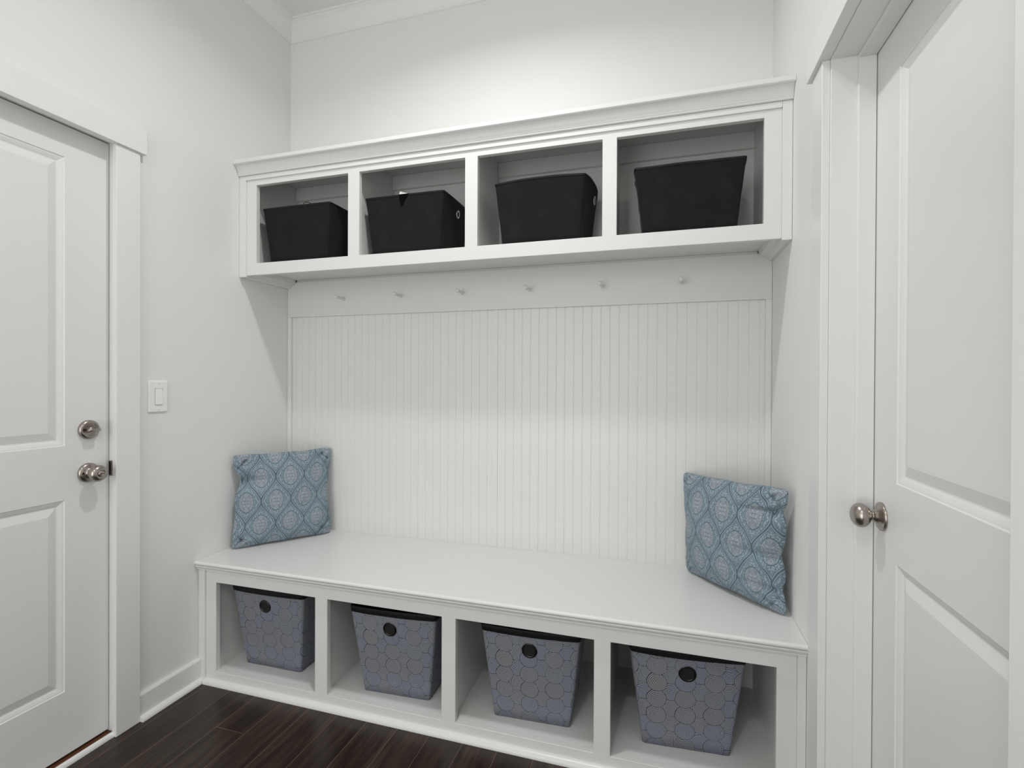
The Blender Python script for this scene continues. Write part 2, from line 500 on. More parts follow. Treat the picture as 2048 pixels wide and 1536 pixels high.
# right door jamb with stop, casing
structure('trim_5', boxes((W, W+0.134, RJ1, RJ1+JT, 0.0, RJT+JT), (W, W+0.134, RJ0-JT, RJ0, 0.0, RJT+JT), (W, W+0.134, RJ0, RJ1, RJT, RJT+JT)), M_TRIM, bevel=0.001)
structure('trim_6', boxes((2.2572, 2.2945, RJ1-0.0105, RJ1, 0.0, RJT), (2.2572, 2.2945, RJ0, RJ0+0.0105, 0.0, RJT),
          (2.2572, 2.2945, RJ0+0.0105, RJ1-0.0105, RJT-0.0105, RJT)), M_TRIM, bevel=0.0015)
structure('trim_7', boxes((W-0.018, W, -0.693, -0.605, 0.0, 2.029), (W-0.018, W, -1.499, -1.411, 0.0, 2.029)), M_TRIM, bevel=0.0018)
structure('trim_8', boxes((W-0.028, W, -1.517, -0.5896, 2.029, 2.1135)), M_TRIM, bevel=0.0018)

# baseboards with quarter-round shoe
def shoe_prof(x0, sx, r=0.018):
    return [(x0, 0.0)] + [(x0+sx*r*math.cos(a), r*math.sin(a)) for a in [PI/2*k/8 for k in range(9)]]
def base_prof(x0, sx, h=0.095, t=0.014):
    return [(x0, 0), (x0+sx*t, 0), (x0+sx*t, h-0.006), (x0+sx*(t-0.004), h), (x0, h)]
def baseboard(name, side, spans):
    x0, sx = (0.0, 1) if side == 'L' else (W, -1)
    bm = bmesh.new()
    for a, b in spans:
        prism(bm, base_prof(x0, sx), 'Y', a, b)
        prism(bm, shoe_prof(x0+sx*0.014, sx), 'Y', a, b)
    return structure(name, bm, M_TRIM)
baseboard('baseboard_left', 'L', [(-0.7755, -0.525), (YF, -1.7345)])
baseboard('baseboard_right', 'R', [(-0.605, -0.525), (YF, -1.499)])

# threshold under the left door
structure('trim_9', boxes((-0.115, -0.011, LJ0, LJ1, 0.0, 0.006)), M_WEAR)
structure('trim_10', prism_bm([(-0.011, 0.0)] + [(-0.001+0.010*math.cos(a), 0.015*math.sin(a)) for a in [PI-PI*k/10 for k in range(1, 11)]], 'Y', LJ0, LJ1-0.0005), M_TRIM)

# ------------------------------------------------------------------ panelled doors
PANEL = [(0.0, 0.0), (0.002, -0.0028), (0.006, -0.0034), (0.013, -0.0062), (0.018, -0.0090), (0.021, -0.0092), (0.045, -0.0022)]
def door_slab(width, zb, zt, panels, thick):
    """local: u 0..width, depth 0 = face (negative into slab), z"""
    bm = bmesh.new()
    us = sorted({0.0, width, panels[0][0], panels[0][1]})
    zs = sorted({zb, zt} | {p[2] for p in panels} | {p[3] for p in panels})
    V = {}
    def v(u, d, z):
        k = (round(u, 5), round(d, 5), round(z, 5))
        if k not in V: V[k] = bm.verts.new(k)
        return V[k]
    for i in range(len(us)-1):
        for j in range(len(zs)-1):
            u0, u1, z0, z1 = us[i], us[i+1], zs[j], zs[j+1]
            if not any(abs(u0-p[0]) < 1e-6 and abs(z0-p[2]) < 1e-6 for p in panels):
                bm.faces.new((v(u0,0,z0), v(u1,0,z0), v(u1,0,z1), v(u0,0,z1)))
            bm.faces.new((v(u0,-thick,z0), v(u1,-thick,z0), v(u1,-thick,z1), v(u0,-thick,z1)))
    for j in range(len(zs)-1):
        for u in (0.0, width):
            bm.faces.new((v(u,0,zs[j]), v(u,0,zs[j+1]), v(u,-thick,zs[j+1]), v(u,-thick,zs[j])))
    for i in range(len(us)-1):
        for z in (zb, zt):
            bm.faces.new((v(us[i],0,z), v(us[i+1],0,z), v(us[i+1],-thick,z), v(us[i],-thick,z)))
    for (u0, u1, z0, z1) in panels:
        prev = None
        for ins, dep in PANEL:
            L = [v(u0+ins,dep,z0+ins), v(u1-ins,dep,z0+ins), v(u1-ins,dep,z1-ins), v(u0+ins,dep,z1-ins)]
            if prev:
                for k in range(4): bm.faces.new((prev[k], prev[(k+1)%4], L[(k+1)%4], L[k]))
            prev = L
        bm.faces.new(prev)
    return bm

# left door: face at X=-0.0333 towards +X, latch edge at Y=-0.8475
DLX, DLE, DLW = -0.0333, -0.8475, 0.815
bm = door_slab(DLW, 0.0135, 2.0420, [(0.1335, DLW-0.1335, 0.2204, 0.8387), (0.1335, DLW-0.1335, 1.0137, 1.9418)], 0.035)
for v in bm.verts: u, d, z = v.co; v.co = (DLX+d, DLE-u, z)
door1 = structure('door_1', bm, M_DOOR)
door1['label'] = 'white two panel door with deadbolt and round keyed knob'

def on_door(name, bm, mat, parent, **kw):
    return obj(name, bm, mat, parent, **kw)

# deadbolt
dc = (DLX, -0.9125, 1.0607)
db = on_door('deadbolt', lathe_bm([(0.0, 0.0318), (0.006, 0.0318), (0.010, 0.0300), (0.0125, 0.0262), (0.0128, 0.0240), (0.0118, 0.0228), (0.0118, 0.0)], dc, (1, 0, 0), 48), M_NICKEL, door1, smooth=True)
bm = bmesh.new()
lathe(bm, [(0.0118, 0.0085), (0.018, 0.0085), (0.019, 0.0)], dc, (1, 0, 0), 20)
N = 14
ringsT = []
for i in range(N+1):
    t = -1+2*i/N
    y = 0.0185*t
    hw = 0.0062*(1-0.35*(1-abs(t))) ; h0, h1 = 0.0150, 0.036+0.003*(1-t*t)
    if abs(t) > 0.9: hw *= 0.7; h1 -= 0.002
    ringsT.append([bm.verts.new((dc[0]+a, dc[1]+y, dc[2]+b)) for a, b in ((h0, -hw*0.7), (h0, hw*0.7), (h0+0.006, hw), (h1-0.003, hw*0.8), (h1, hw*0.3), (h1, -hw*0.3), (h1-0.003, -hw*0.8), (h0+0.006, -hw))])
for a, b in zip(ringsT, ringsT[1:]):
    for k in range(8): bm.faces.new((a[k], a[(k+1)%8], b[(k+1)%8], b[k]))
bm.faces.new(ringsT[0]); bm.faces.new(ringsT[-1])
on_door('thumb_turn', bm, M_NICKEL, db, smooth=True)
# keyed knob
kc = (DLX, -0.9128, 0.9166)
kn = on_door('door_knob', lathe_bm([(0.0, 0.0325), (0.004, 0.0325), (0.008, 0.031), (0.011, 0.027), (0.0125, 0.021), (0.014, 0.0155), (0.018, 0.0130), (0.026, 0.0125), (0.030, 0.0145), (0.033, 0.0195),
      (0.038, 0.0245), (0.044, 0.0272), (0.050, 0.0272), (0.056, 0.0250), (0.060, 0.0215), (0.0625, 0.0165), (0.0632, 0.0125), (0.0622, 0.0115), (0.0622, 0.0)], kc, (1, 0, 0), 48), M_NICKEL, door1, smooth=True)
bm = bmesh.new()
lathe(bm, [(0.0615, 0.0098), (0.0650, 0.0095), (0.0662, 0.0080), (0.0662, 0.0)], kc, (1, 0, 0), 24)
on_door('lock_button', bm, M_NICKEL, kn, smooth=True)
on_door('button_slot', boxes((kc[0]+0.0655, kc[0]+0.0668, kc[1]-0.0065, kc[1]+0.0065, kc[2]-0.0011, kc[2]+0.0011)), M_DARK, kn)
on_door('release_hole', lathe_bm([(0.0095, 0.0034), (0.0131, 0.0034), (0.0133, 0.0)], (kc[0], kc[1]-0.0215, kc[2]+0.0005), (1, 0, 0), 16), M_DARK, kn)

# strike plate on the left jamb
bm = bmesh.new()
prof = []
sp = [(-0.033, 0.026), (-0.016, 0.026), (-0.0115, 0.021), (-0.0095, 0.012), (-0.0090, 0.0), (-0.0095, -0.012), (-0.0115, -0.021), (-0.016, -0.026), (-0.033, -0.026)]
A = [bm.verts.new((x, LJ1-0.0002, 0.921+z)) for x, z in sp]; B = [bm.verts.new((x, LJ1-0.0018, 0.921+z)) for x, z in sp]
bm.faces.new(A); bm.faces.new(B)
for i in range(len(sp)): bm.faces.new((A[i], A[(i+1)%len(sp)], B[(i+1)%len(sp)], B[i]))
strike = obj('strike_plate', bm, M_STRIKE)
tag(strike, 'small rounded metal strike plate on door jamb beside the keyed knob', 'strike plate')
obj('latch_hole', boxes((-0.0330, -0.0235, LJ1-0.0022, LJ1-0.0017, 0.899, 0.943)), M_DARK, strike)

# right door: face at X=2.296 towards -X, latch edge at Y=-0.7035, hinge edge towards the camera
DRX, DRE, DRW = 2.296, -0.7035, 0.6975
bm = door_slab(DRW, 0.012, 2.0215, [(0.1245, DRW-0.1245, 0.2204, 0.8345), (0.1245, DRW-0.1245, 1.0085, 1.9150)], 0.035)
for v in bm.verts: u, d, z = v.co; v.co = (DRX-d, DRE-u, z)
door2 = structure('door_2', bm, M_DOOR)
door2['label'] = 'white two panel door with egg shaped knob and no deadbolt'
rc = (DRX, -0.7555, 0.9195)
on_door('door_knob', lathe_bm([(0.0, 0.0325), (0.0045, 0.0325), (0.0055, 0.0315), (0.0075, 0.0262), (0.011, 0.0190), (0.015, 0.0145), (0.0185, 0.0128), (0.0195, 0.0098), (0.0225, 0.0098), (0.0232, 0.0112), (0.0255, 0.0155),
      (0.029, 0.0210), (0.034, 0.0254), (0.040, 0.0278), (0.0455, 0.0280), (0.051, 0.0262), (0.056, 0.0225), (0.060, 0.0170), (0.0625, 0.0105), (0.0635, 0.0)], rc, (-1, 0, 0), 56), M_NICKEL, door2, smooth=True)

# ------------------------------------------------------------------ storage bench
bench = empty('storage_bench', (W/2, -0.26, 0.0))
tag(bench, 'white built-in storage bench with four open cubbies along the floor', 'bench')
D0, D1 = -0.5186, -0.4986
bx = [0.0338, 0.0858, 0.5582, 0.6122, 1.0782, 1.1303, 1.6043, 1.6561, 2.1258, 2.1780]
ZO, ZT, ZS = 0.051, 0.4106, 0.4958
G = 0.0008
# seat with bullnose
nose = [(-0.536 - 0.0085*math.sin(a), 0.4878 + 0.008*math.cos(a)) for a in [PI*k/10 for k in range(11)]]
obj('seat', prism_bm([(-G, ZS)] + nose + [(-G, 0.4798)], 'X', G, W-G), M_CAB, bench)
# moulding under the nose
obj('seat_moulding', prism_bm([(D0+0.001, 0.4797), (-0.5405, 0.4797), (-0.5420, 0.4775), (-0.5395, 0.4755), (-0.5395, 0.4735), (-0.5375, 0.4725), (-0.5355, 0.470), (-0.533, 0.4665), (-0.5300, 0.4640), (-0.5300, 0.4600), (D0+0.001, 0.4600)],
    'X', G, W-G), M_CAB, bench)
obj('face_frame', plate(bx, [0.0, ZO, ZT, 0.4796], lambda i, j: not (j == 1 and i in (1, 3, 5, 7)), D0, D1), M_CAB, bench, bevel=0.0012)
for x0, x1 in ((G, bx[0]), (bx[9], W-G)):
    obj('filler_strip', boxes((x0, x1, D0-0.006, D1, 0.0, 0.4599)), M_CAB, bench, bevel=0.0018)
for a, b in ((2, 3), (4, 5), (6, 7)):
    c = (bx[a]+bx[b])/2
    obj('divider', boxes((c-0.0095, c+0.0095, D1, -G, ZO, 0.4790)), M_CAB, bench)
for x0, x1 in ((0.052, 0.071), (2.146, 2.165)):
    obj('side_panel', boxes((x0, x1, D1, -G, 0.0, 0.4790)), M_CAB, bench)
obj('cubby_floor', boxes((0.071, 2.146, D1, -G, 0.030, ZO)), M_CAB, bench)
obj('shoe_moulding', prism_bm([(D0, 0.0)] + [(D0-0.018*math.cos(a), 0.019*math.sin(a)) for a in [PI/2*k/8 for k in range(9)]], 'X', 0.034, W-0.024), M_CAB, bench)

# ------------------------------------------------------------------ wall cabinet with open cubbies
cab = empty('wall_cabinet', (W/2, -0.15, 1.685))
tag(cab, 'white wall cabinet with four open cubbies and a crown top above the bench', 'cabinet')
S0, S1 = -0.3155, -0.2955
ux = [0.0355, 0.0892, 0.5552, 0.6090, 1.0759, 1.1273, 1.5988, 1.6491, 2.1189, 2.1712]
UB, UO, UT = 1.6923, 1.7444, 2.0866
obj('face_frame', plate(ux, [UB, UO, UT, 2.150], lambda i, j: not (j == 1 and i in (1, 3, 5, 7)), S0, S1), M_CAB, cab, bevel=0.0012)
for x0, x1 in ((G, ux[0]), (ux[9], W-G)):
    obj('filler_strip', boxes((x0, x1, S0-0.006, S1, 1.6851, 2.1305)), M_CAB, cab, bevel=0.0018)
obj('frieze', boxes((ux[0], ux[9], S0-0.0062, S0-0.0002, 2.1105, 2.1305)), M_CAB, cab, bevel=0.0018)
crown = [(S1, 2.1308), (-0.3270, 2.1308), (-0.3290, 2.1335), (-0.3290, 2.1370), (-0.3305, 2.1385)]
crown += [(-0.3305-0.022*(1-math.cos(a)), 2.1385+0.033*math.sin(a)) for a in [PI/2*k/8 for k in range(1, 9)]]
crown += [(-0.3560, 2.1740), (-0.3570, 2.1755), (-0.3570, 2.1895), (S1, 2.1895)]
obj('crown_moulding', prism_bm(crown, 'X', G, W-G), M_CAB, cab)
for a, b in ((2, 3), (4, 5), (6, 7)):
    c = (ux[a]+ux[b])/2
    obj('divider', boxes((c-0.009, c+0.009, S1, -G, UO, 2.1860)), M_CAB, cab)
for x0, x1 in ((0.030, 0.048), (2.137, 2.155)):
    obj('side_panel', boxes((x0, x1, S1, -G, 1.727, 2.1860)), M_CAB, cab)
obj('bottom_panel', boxes((0.048, 2.137, S1, -G, 1.727, UO)), M_CAB, cab)
obj('top_panel', boxes((G, W-G, S1, -G, 2.1860, 2.1895)), M_CAB, cab)
cl = bmesh.new()
for i in range(4):
    e = [0.048, 0.573, 0.591, 1.0926, 1.1106, 1.615, 1.633, 2.137]
    box(cl, e[2*i], e[2*i+1], -0.019, -G, 2.122, 2.1855)
obj('nailer', cl, M_CAB, cab, bevel=0.001)
for sx, x0 in ((1, G), (-1, W-G)):
    pr_ = [(x0, 1.7265), (x0, 1.6855), (x0+sx*0.012, 1.6855), (x0+sx*0.016, 1.692), (x0+sx*0.024, 1.694), (x0+sx*0.027, 1.703), (x0+sx*0.046, 1.707), (x0+sx*0.048, 1.7265)]
    obj('scribe_moulding', prism_bm(pr_, 'Y', S1, -0.0205), M_CAB, cab)

# ------------------------------------------------------------------ peg rail and beadboard
rail = empty('peg_rail', (W/2, -0.01, 1.5436))
tag(rail, 'white board with six wooden coat pegs under the wall cabinet', 'peg rail')
obj('board', boxes((G, W-G, -0.0200, -G, 1.5436, 1.7174)), M_BEAD, rail, bevel=0.001)
obj('backer', boxes((0.051, W-0.051, -0.0130, -G, 1.7176, 1.7266)), M_BEAD, rail)
for k in range(6):
    x = 1.1015 + (k-2.5)*0.3085
    obj('peg', lathe_bm([(-0.001, 0.0085), (0.001, 0.0082), (0.004, 0.0062), (0.030, 0.0056), (0.050, 0.0058), (0.056, 0.0080), (0.061, 0.0096), (0.066, 0.0096), (0.070, 0.0078), (0.072, 0.0)],
        (x, -0.0195, 1.6225), (0.0, -1.0, 0.02), 20), M_BEAD, rail, smooth=True)

bead = empty('beadboard', (W/2, -0.005, ZS))
tag(bead, 'white beadboard wall panelling between the bench seat and the peg rail', 'wall panelling')
def bead_panel(x0, x1, phase):
    yb, yf, p = -G, -0.0090, 0.0376
    pts = [(x0, yf)]
    x = phase
    while x < x1 - 0.006:
        if x > x0 + 0.006:
            pts += [(x-0.0017, yf), (x-0.0008, yf+0.0016), (x+0.0003, yf+0.0016), (x+0.0012, yf+0.0001), (x+0.0026, yf-0.0003), (x+0.0040, yf)]
        x += p
    pts.append((x1, yf))
    bm = bmesh.new()
    A = [bm.verts.new((a, b, ZS+0.0002)) for a, b in pts]; B = [bm.verts.new((a, b, 1.5434)) for a, b in pts]
    for i in range(len(pts)-1): bm.faces.new((A[i], A[i+1], B[i+1], B[i]))
    a0, a1 = bm.verts.new((x0, yb, ZS+0.0002)), bm.verts.new((x1, yb, ZS+0.0002)); b0, b1 = bm.verts.new((x0, yb, 1.5434)), bm.verts.new((x1, yb, 1.5434))
    bm.faces.new((a0, a1, b1, b0)); bm.faces.new((A[0], a0, b0, B[0])); bm.faces.new((a1, A[-1], B[-1], b1))
    bm.faces.new([a0]+A+[a1]); bm.faces.new([b0]+B+[b1])
    return bm
obj('panel', bead_panel(0.0225, 1.0852, 0.0470), M_BEAD, bead)
obj('panel', bead_panel(1.1105, 2.1795, 1.1466), M_BEAD, bead)
obj('batten', boxes((1.0853, 1.1104, -0.0115, -G, ZS+0.0002, 1.5434)), M_BEAD, bead, bevel=0.0008)
for x0, x1 in ((G, 0.0224), (2.1796, W-G)):
    obj('stile', boxes((x0, x1, -0.0200, -G, ZS+0.0002, 1.5434)), M_BEAD, bead, bevel=0.001)

# ------------------------------------------------------------------ light switch
sw = empty('light_switch', (0.0, -0.6980, 1.1656))
tag(sw, 'white rocker light switch on the wall beside the deadbolt door', 'light switch')
def rounded_plate(x0, x1, yc, zc, hw, hh, r, ins):
    def loop(x, d):
        L = []
        for cx_, cz_, a0 in ((hw-r, hh-r, 0), (-(hw-r), hh-r, PI/2), (-(hw-r), -(hh-r), PI), (hw-r, -(hh-r), 1.5*PI)):
            for k in range(5):
                a = a0+PI/2*k/4
                L.append(bm.verts.new((x, yc+cx_+max(r-d, 0.0002)*math.cos(a), zc+cz_+max(r-d, 0.0002)*math.sin(a))))
        return L
    bm = bmesh.new()
    Ls = [loop(x0, 0), loop(x0+(x1-x0)*0.35, 0), loop(x0+(x1-x0)*0.8, ins*0.45), loop(x1, ins)]
    for a, b in zip(Ls, Ls[1:]):
        for k in range(20): bm.faces.new((a[k], a[(k+1)%20], b[(k+1)%20], b[k]))
    bm.faces.new(Ls[0]); bm.faces.new(Ls[-1])
    return bm
wp = obj('wall_plate', rounded_plate(0.0002, 0.0062, -0.698, 1.1656, 0.0375, 0.0590, 0.0045, 0.0042), M_PLAST, sw)
obj('rocker_gap', boxes((0.0060, 0.00635, -0.7125, -0.6835, 1.1352, 1.1960)), M_DARK, wp)
bm = bmesh.new()
rp = [(0.0061, -0.0296), (0.0100, -0.0296), (0.0084, 0.0), (0.0068, 0.0296), (0.0061, 0.0296)]
prism(bm, [(a, 1.1656+b) for a, b in rp], 'Y', -0.7117, -0.6843)
obj('rocker', bm, M_PLAST, sw, bevel=0.0006)
for dz in (0.0483, -0.0483):
    obj('screw', lathe_bm([(0.0058, 0.0030), (0.0070, 0.0028), (0.0073, 0.0)], (0.0, -0.698, 1.1656+dz), (1, 0, 0), 16), M_PLAST, wp, smooth=True)

# ------------------------------------------------------------------ tapered fabric bins
def rrect_loop(hx, hy, r, nseg=5, nside=8):
    """closed loop from front centre, counter-clockwise seen from above; returns (x, y, u) with u = arc length"""
    P = []
    def line(a, b, n):
        for k in range(n): P.append((a[0]+(b[0]-a[0])*k/n, a[1]+(b[1]-a[1])*k/n))
    def arc(cx_, cy_, a0):
        for k in range(nseg):
            a = a0+PI/2*k/nseg; P.append((cx_+r*math.cos(a), cy_+r*math.sin(a)))
    line((0, -hy), (hx-r, -hy), nside); arc(hx-r, -hy+r, -PI/2)
    line((hx, -hy+r), (hx, hy-r), nside*2); arc(hx-r, hy-r, 0)
    line((hx-r, hy), (-hx+r, hy), nside*2); arc(-hx+r, hy-r, PI/2)
    line((-hx, hy-r), (-hx, -hy+r), nside*2); arc(-hx+r, -hy+r, PI)
    line((-hx+r, -hy), (0, -hy), nside)
    return P

def shell(bm, levels, r, bulge=(0, 0, 0, 0), sag=0.0, uvl=None, inner=None, rim_in=0.004, seed=0, wr=0.0, close_bottom=True):
    """levels: list of (z, hx, hy, weight-of-bulge, offset outward). Lofts outer skin; returns rings.
    bulge = (front, right, back, left) outward at mid side"""
    rings = []
    for (z, hx, hy, w, off) in levels:
        L = rrect_loop(hx+off, hy+off, r)
        ring = []
        for (x, y) in L:
            fx = max(0.0, 1-(x/hx)**2); fy = max(0.0, 1-(y/hy)**2)
            zz = z
            if y < -hy+r*0.5: y -= bulge[0]*fx*w; zz -= sag*fx*w
            elif y > hy-r*0.5: y += bulge[2]*fx*w; zz -= sag*fx*w
            if x > hx-r*0.5: x += bulge[1]*fy*w; zz -= sag*fy*w
            elif x < -hx+r*0.5: x -= bulge[3]*fy*w; zz -= sag*fy*w
            nz = noise.noise(Vector((x*14+seed*7.1, y*14, zz*14)))*wr
            d = Vector((x, y, 0)).normalized()
            ring.append((x+d.x*nz, y+d.y*nz, zz))
        rings.append(ring)
    V = [[bm.verts.new(p) for p in ring] for ring in rings]
    n = len(V[0])
    for i in range(len(V)-1):
        for k in range(n):
            k2 = (k+1) % n
            f = bm.faces.new((V[i][k], V[i][k2], V[i+1][k2], V[i+1][k]))
            f.smooth = True
            if uvl is not None:
                def UV(i_, k_):
                    ring = rings[i_]
                    kk = k_ % n
                    s = 0.0
                    # arc length from the front centre, negative for the left half of the loop
                    if k_ <= n//2:
                        for t in range(kk): s += (Vector(ring[t+1])-Vector(ring[t])).length
                    else:
                        for t in range(k_, n): s -= (Vector(ring[(t+1) % n])-Vector(ring[t])).length
                    return (s, ring[kk][2])
                half = (k >= n//2)
                uvs = [UV(i, k if not half else k), UV(i, k+1), UV(i+1, k+1), UV(i+1, k)]
                if half:
                    uvs = []
                    for (ii, kk) in ((i, k), (i, k+1), (i+1, k+1), (i+1, k)):
                        if kk == n: uvs.append((0.0, rings[ii][0][2]))
                        else:
                            ring = rings[ii]; s = 0.0
                            for t in range(kk, n): s -= (Vector(ring[(t+1) % n])-Vector(ring[t])).length
                            uvs.append((s, ring[kk][2]))
                for l, q in zip(f.loops, uvs): l[uvl].uv = q
    if close_bottom: bm.faces.new(V[0])
    return V

def bin_body(bx_, by_, tx, ty, h, bulge, seed, wr, printed, r=0.012, sag=0.0, nl=9, topcut=0.0):
    bm = bmesh.new()
    uvl = bm.loops.layers.uv.new('UVMap') if printed else None
    lv = []
    for i in range(nl):
        t = i/(nl-1)*(1-topcut/h)
        lv.append((h*t, bx_+(tx-bx_)*t, by_+(ty-by_)*t, t**0.8, 0.0))
    shell(bm, lv, r, bulge, sag, uvl, seed=seed, wr=wr)
    bmesh.ops.recalc_face_normals(bm, faces=bm.faces[:])
    return bm

def bin_rim(bx_, by_, tx, ty, h, bulge, seed, wr, band, out, r=0.012, sag=0.0, depth=0.10):
    """binding round the top edge plus the lining going down inside"""
    bm = bmesh.new()
    f = lambda t: (bx_+(tx-bx_)*t, by_+(ty-by_)*t)
    t0 = 1-band/h
    lv = []
    for z, off in ((h-band, 0.0002), (h-band+0.0008, out), (h-0.001, out), (h+0.0006, out*0.4), (h+0.0006, -0.002), (h-0.002, -0.0032)):
        hx, hy = f(min(1.0, z/h)); lv.append((z, hx, hy, 1.0 if z > h*0.5 else 0, off))
    for k in range(1, 5):
        z = h-0.002-(h-0.012)*k/4
        hx, hy = f(max(z/h, 0)); lv.append((z, hx, hy, (max(z/h, 0.0))**0.8, -0.0034))
    V = shell(bm, lv, r, bulge, sag, None, seed=seed, wr=wr, close_bottom=False)
    bm.faces.new(V[-1])
    return bm

# patterned baskets in the bench ---------------------------------------------------
BB, BT, BH = (0.1345, 0.130), (0.1735, 0.166), 0.335
def basket(loc, rz, label, bulge, seed, gx):
    root = empty('storage_basket', loc, rz)
    tag(root, label, 'basket', 'ring print baskets in the bench cubbies')
    a = (BB[0], BB[1], BT[0], BT[1], BH, bulge, seed, 0.0015)
    obj('body', bin_body(*a, True, r=0.010, topcut=0.020), M_SWIRL, root, world_coords=False)
    obj('rim', bin_rim(*a, 0.0235, 0.0016, r=0.010), M_BLACKRIM, root, world_coords=False, smooth=True)
    # grommet hole on the front
    z = 0.264; t = z/BH
    y = -(BB[1]+(BT[1]-BB[1])*t) - bulge[0]*t**0.8
    sl = math.atan2(BT[1]-BB[1], BH)
    ax = Vector((0, -math.cos(sl), -math.sin(sl)))
    bm = bmesh.new(); torus(bm, (gx, y, z), ax, 0.0232, 0.0042, 36, 10, 0.7)
    gr = obj('grommet', bm, M_BLACKPL, root, world_coords=False, smooth=True)
    obj('hand_hole', lathe_bm([(-0.001, 0.0215), (0.0012, 0.0215), (0.0014, 0.0)], (gx, y, z), ax, 32), M_DARK, gr, world_coords=False)
    return root
def basket_at(bl, br, label, bulge, seed, gx):
    a = math.atan2(br[1]-bl[1], br[0]-bl[0])
    mx, my = (bl[0]+br[0])/2, (bl[1]+br[1])/2
    basket((mx-math.sin(a)*BB[1], my+math.cos(a)*BB[1], ZO+0.0004), a, label, bulge, seed, gx)
basket_at((0.154, -0.4290), (0.4150, -0.4260), 'blue ring print basket in the bench cubby nearest the deadbolt door', (0.008, 0.004, 0.0, 0.004), 1, -0.009)
basket_at((0.7253, -0.4491), (0.9942, -0.4360), 'blue ring print basket in the second cubby from the deadbolt door', (0.010, 0.004, 0.0, 0.004), 2, -0.008)
basket_at((1.2423, -0.4388), (1.5157, -0.4270), 'blue ring print basket in the second cubby from the egg knob door', (0.010, 0.004, 0.0, 0.004), 3, 0.0)
basket_at((1.7496, -0.4251), (2.0187, -0.4080), 'blue ring print basket in the bench cubby nearest the egg knob door', (0.012, 0.004, 0.0, 0.014), 4, 0.001)

# black fabric bins in the wall cabinet ---------------------------------------------
def fabric_bin(xc, yfront_top, rz, label, bulge, seed, dims, eyelet, sag=0.0, wr=0.002):
    (b_x, b_y, t_x, t_y, h) = dims
    root = empty('fabric_bin', (xc, yfront_top+t_y, UO+0.0004), rz)
    tag(root, label, 'storage bin', 'black fabric bins in the wall cabinet')
    a = (b_x, b_y, t_x, t_y, h, bulge, seed, wr)
    obj('body', bin_body(*a, False, sag=sag, r=0.008, topcut=0.004), M_FELT, root, world_coords=False)
    obj('rim', bin_rim(*a, 0.0085, 0.0012, sag=sag, r=0.008), M_BLACKRIM, root, world_coords=False, smooth=True)
    if eyelet:
        z = eyelet[1]; t = z/h
        x = b_x+(t_x-b_x)*t + bulge[1]*t**0.8*max(0, 1-(eyelet[0]/t_y)**2)
        sl = math.atan2(t_x-b_x, h)
        ax = Vector((math.cos(sl), 0, -math.sin(sl)))
        bm = bmesh.new(); torus(bm, (x+0.001, eyelet[0], z), ax, 0.0135, 0.0040, 28, 8, 0.7)
        ey = obj('eyelet', bm, M_CHROME, root, world_coords=False, smooth=True)
        obj('eyelet_hole', lathe_bm([(0.0, 0.0102), (0.0016, 0.0102), (0.0017, 0.0)], (x, eyelet[0], z), ax, 20), M_DARK, ey, world_coords=False)
    return root
bin1 = fabric_bin(0.2720, -0.287, 0.0, 'black fabric bin with a thin brown cord looping over its rim', (0.002, 0.003, 0, 0.002), 11, (0.150, 0.118, 0.175, 0.138, 0.2455), None)
bin2 = fabric_bin(0.7960, -0.287, 0.0, 'black fabric bin with white paper sticking out and a dark notch in front', (0.001, 0.003, 0, 0.002), 12, (0.152, 0.118, 0.178, 0.138, 0.2400), (0.012, 0.190))
bin3 = fabric_bin(1.3630, -0.285, math.radians(-1.5), 'black fabric bin with a bowed rim in the third cubby from the deadbolt door', (0.006, 0.018, 0, 0.004), 13, (0.152, 0.118, 0.174, 0.138, 0.2410), (0.010, 0.190), sag=-0.006, wr=0.003)
bin4 = fabric_bin(1.8905, -0.285, 0.0, 'black fabric bin with wavy sides and no eyelet showing, nearest the egg knob door', (0.004, 0.006, 0, 0.005), 14, (0.154, 0.118, 0.181, 0.138, 0.2390), None, wr=0.005)
# dark pulled notch on the second bin's front
bm = bmesh.new()
nt = [(-0.020, 0.2405), (0.026, 0.2405), (0.012, 0.222), (-0.002, 0.199), (-0.008, 0.193), (-0.014, 0.200)]
def fronty(z): return -(0.118+0.020*z/0.240)-0.0034
A = [bm.verts.new((x, fronty(z), z)) for x, z in nt]; B = [bm.verts.new((x, fronty(z)+0.0020, z)) for x, z in nt]
bm.faces.new(A); bm.faces.new(B)
for i in range(len(nt)): bm.faces.new((A[i], A[(i+1)%len(nt)], B[(i+1)%len(nt)], B[i]))
o = obj('front_tab', bm, M_TAB, bin2, world_coords=False); o['label'] = 'pointed darker tab hanging from the rim'

# cord in the first bin, paper in the second
zb = UO+0.0004
cord = bmesh.new()
tube(cord, [(0.300, -0.190, zb+0.0165), (0.296, -0.215, zb+0.10), (0.290, -0.245, zb+0.20), (0.287, -0.2535, zb+0.245), (0.2865, -0.2545, zb+0.2585), (0.2890, -0.2550, zb+0.2655), (0.2960, -0.2550, zb+0.2680), (0.3080, -0.2545, zb+0.2672), (0.3200, -0.2540, zb+0.2630), (0.3290, -0.2520, zb+0.254), (0.336, -0.244, zb+0.20), (0.338, -0.215, zb+0.10), (0.340, -0.195, zb+0.0165)], 0.0016, 8)
tag(obj('cord', cord, M_CORD, smooth=True), 'thin brown cord looping up out of the first black fabric bin', 'cord')
bm = bmesh.new()
pp = [(-0.030, 0.014), (0.055, 0.014), (0.048, 0.2425), (0.008, 0.2555), (-0.0175, 0.2635), (-0.0255, 0.250)]
A = [bm.verts.new((0.785+x, -0.205-0.22*z, zb+z)) for x, z in pp]; B = [bm.verts.new((0.785+x, -0.2038-0.22*z, zb+z)) for x, z in pp]
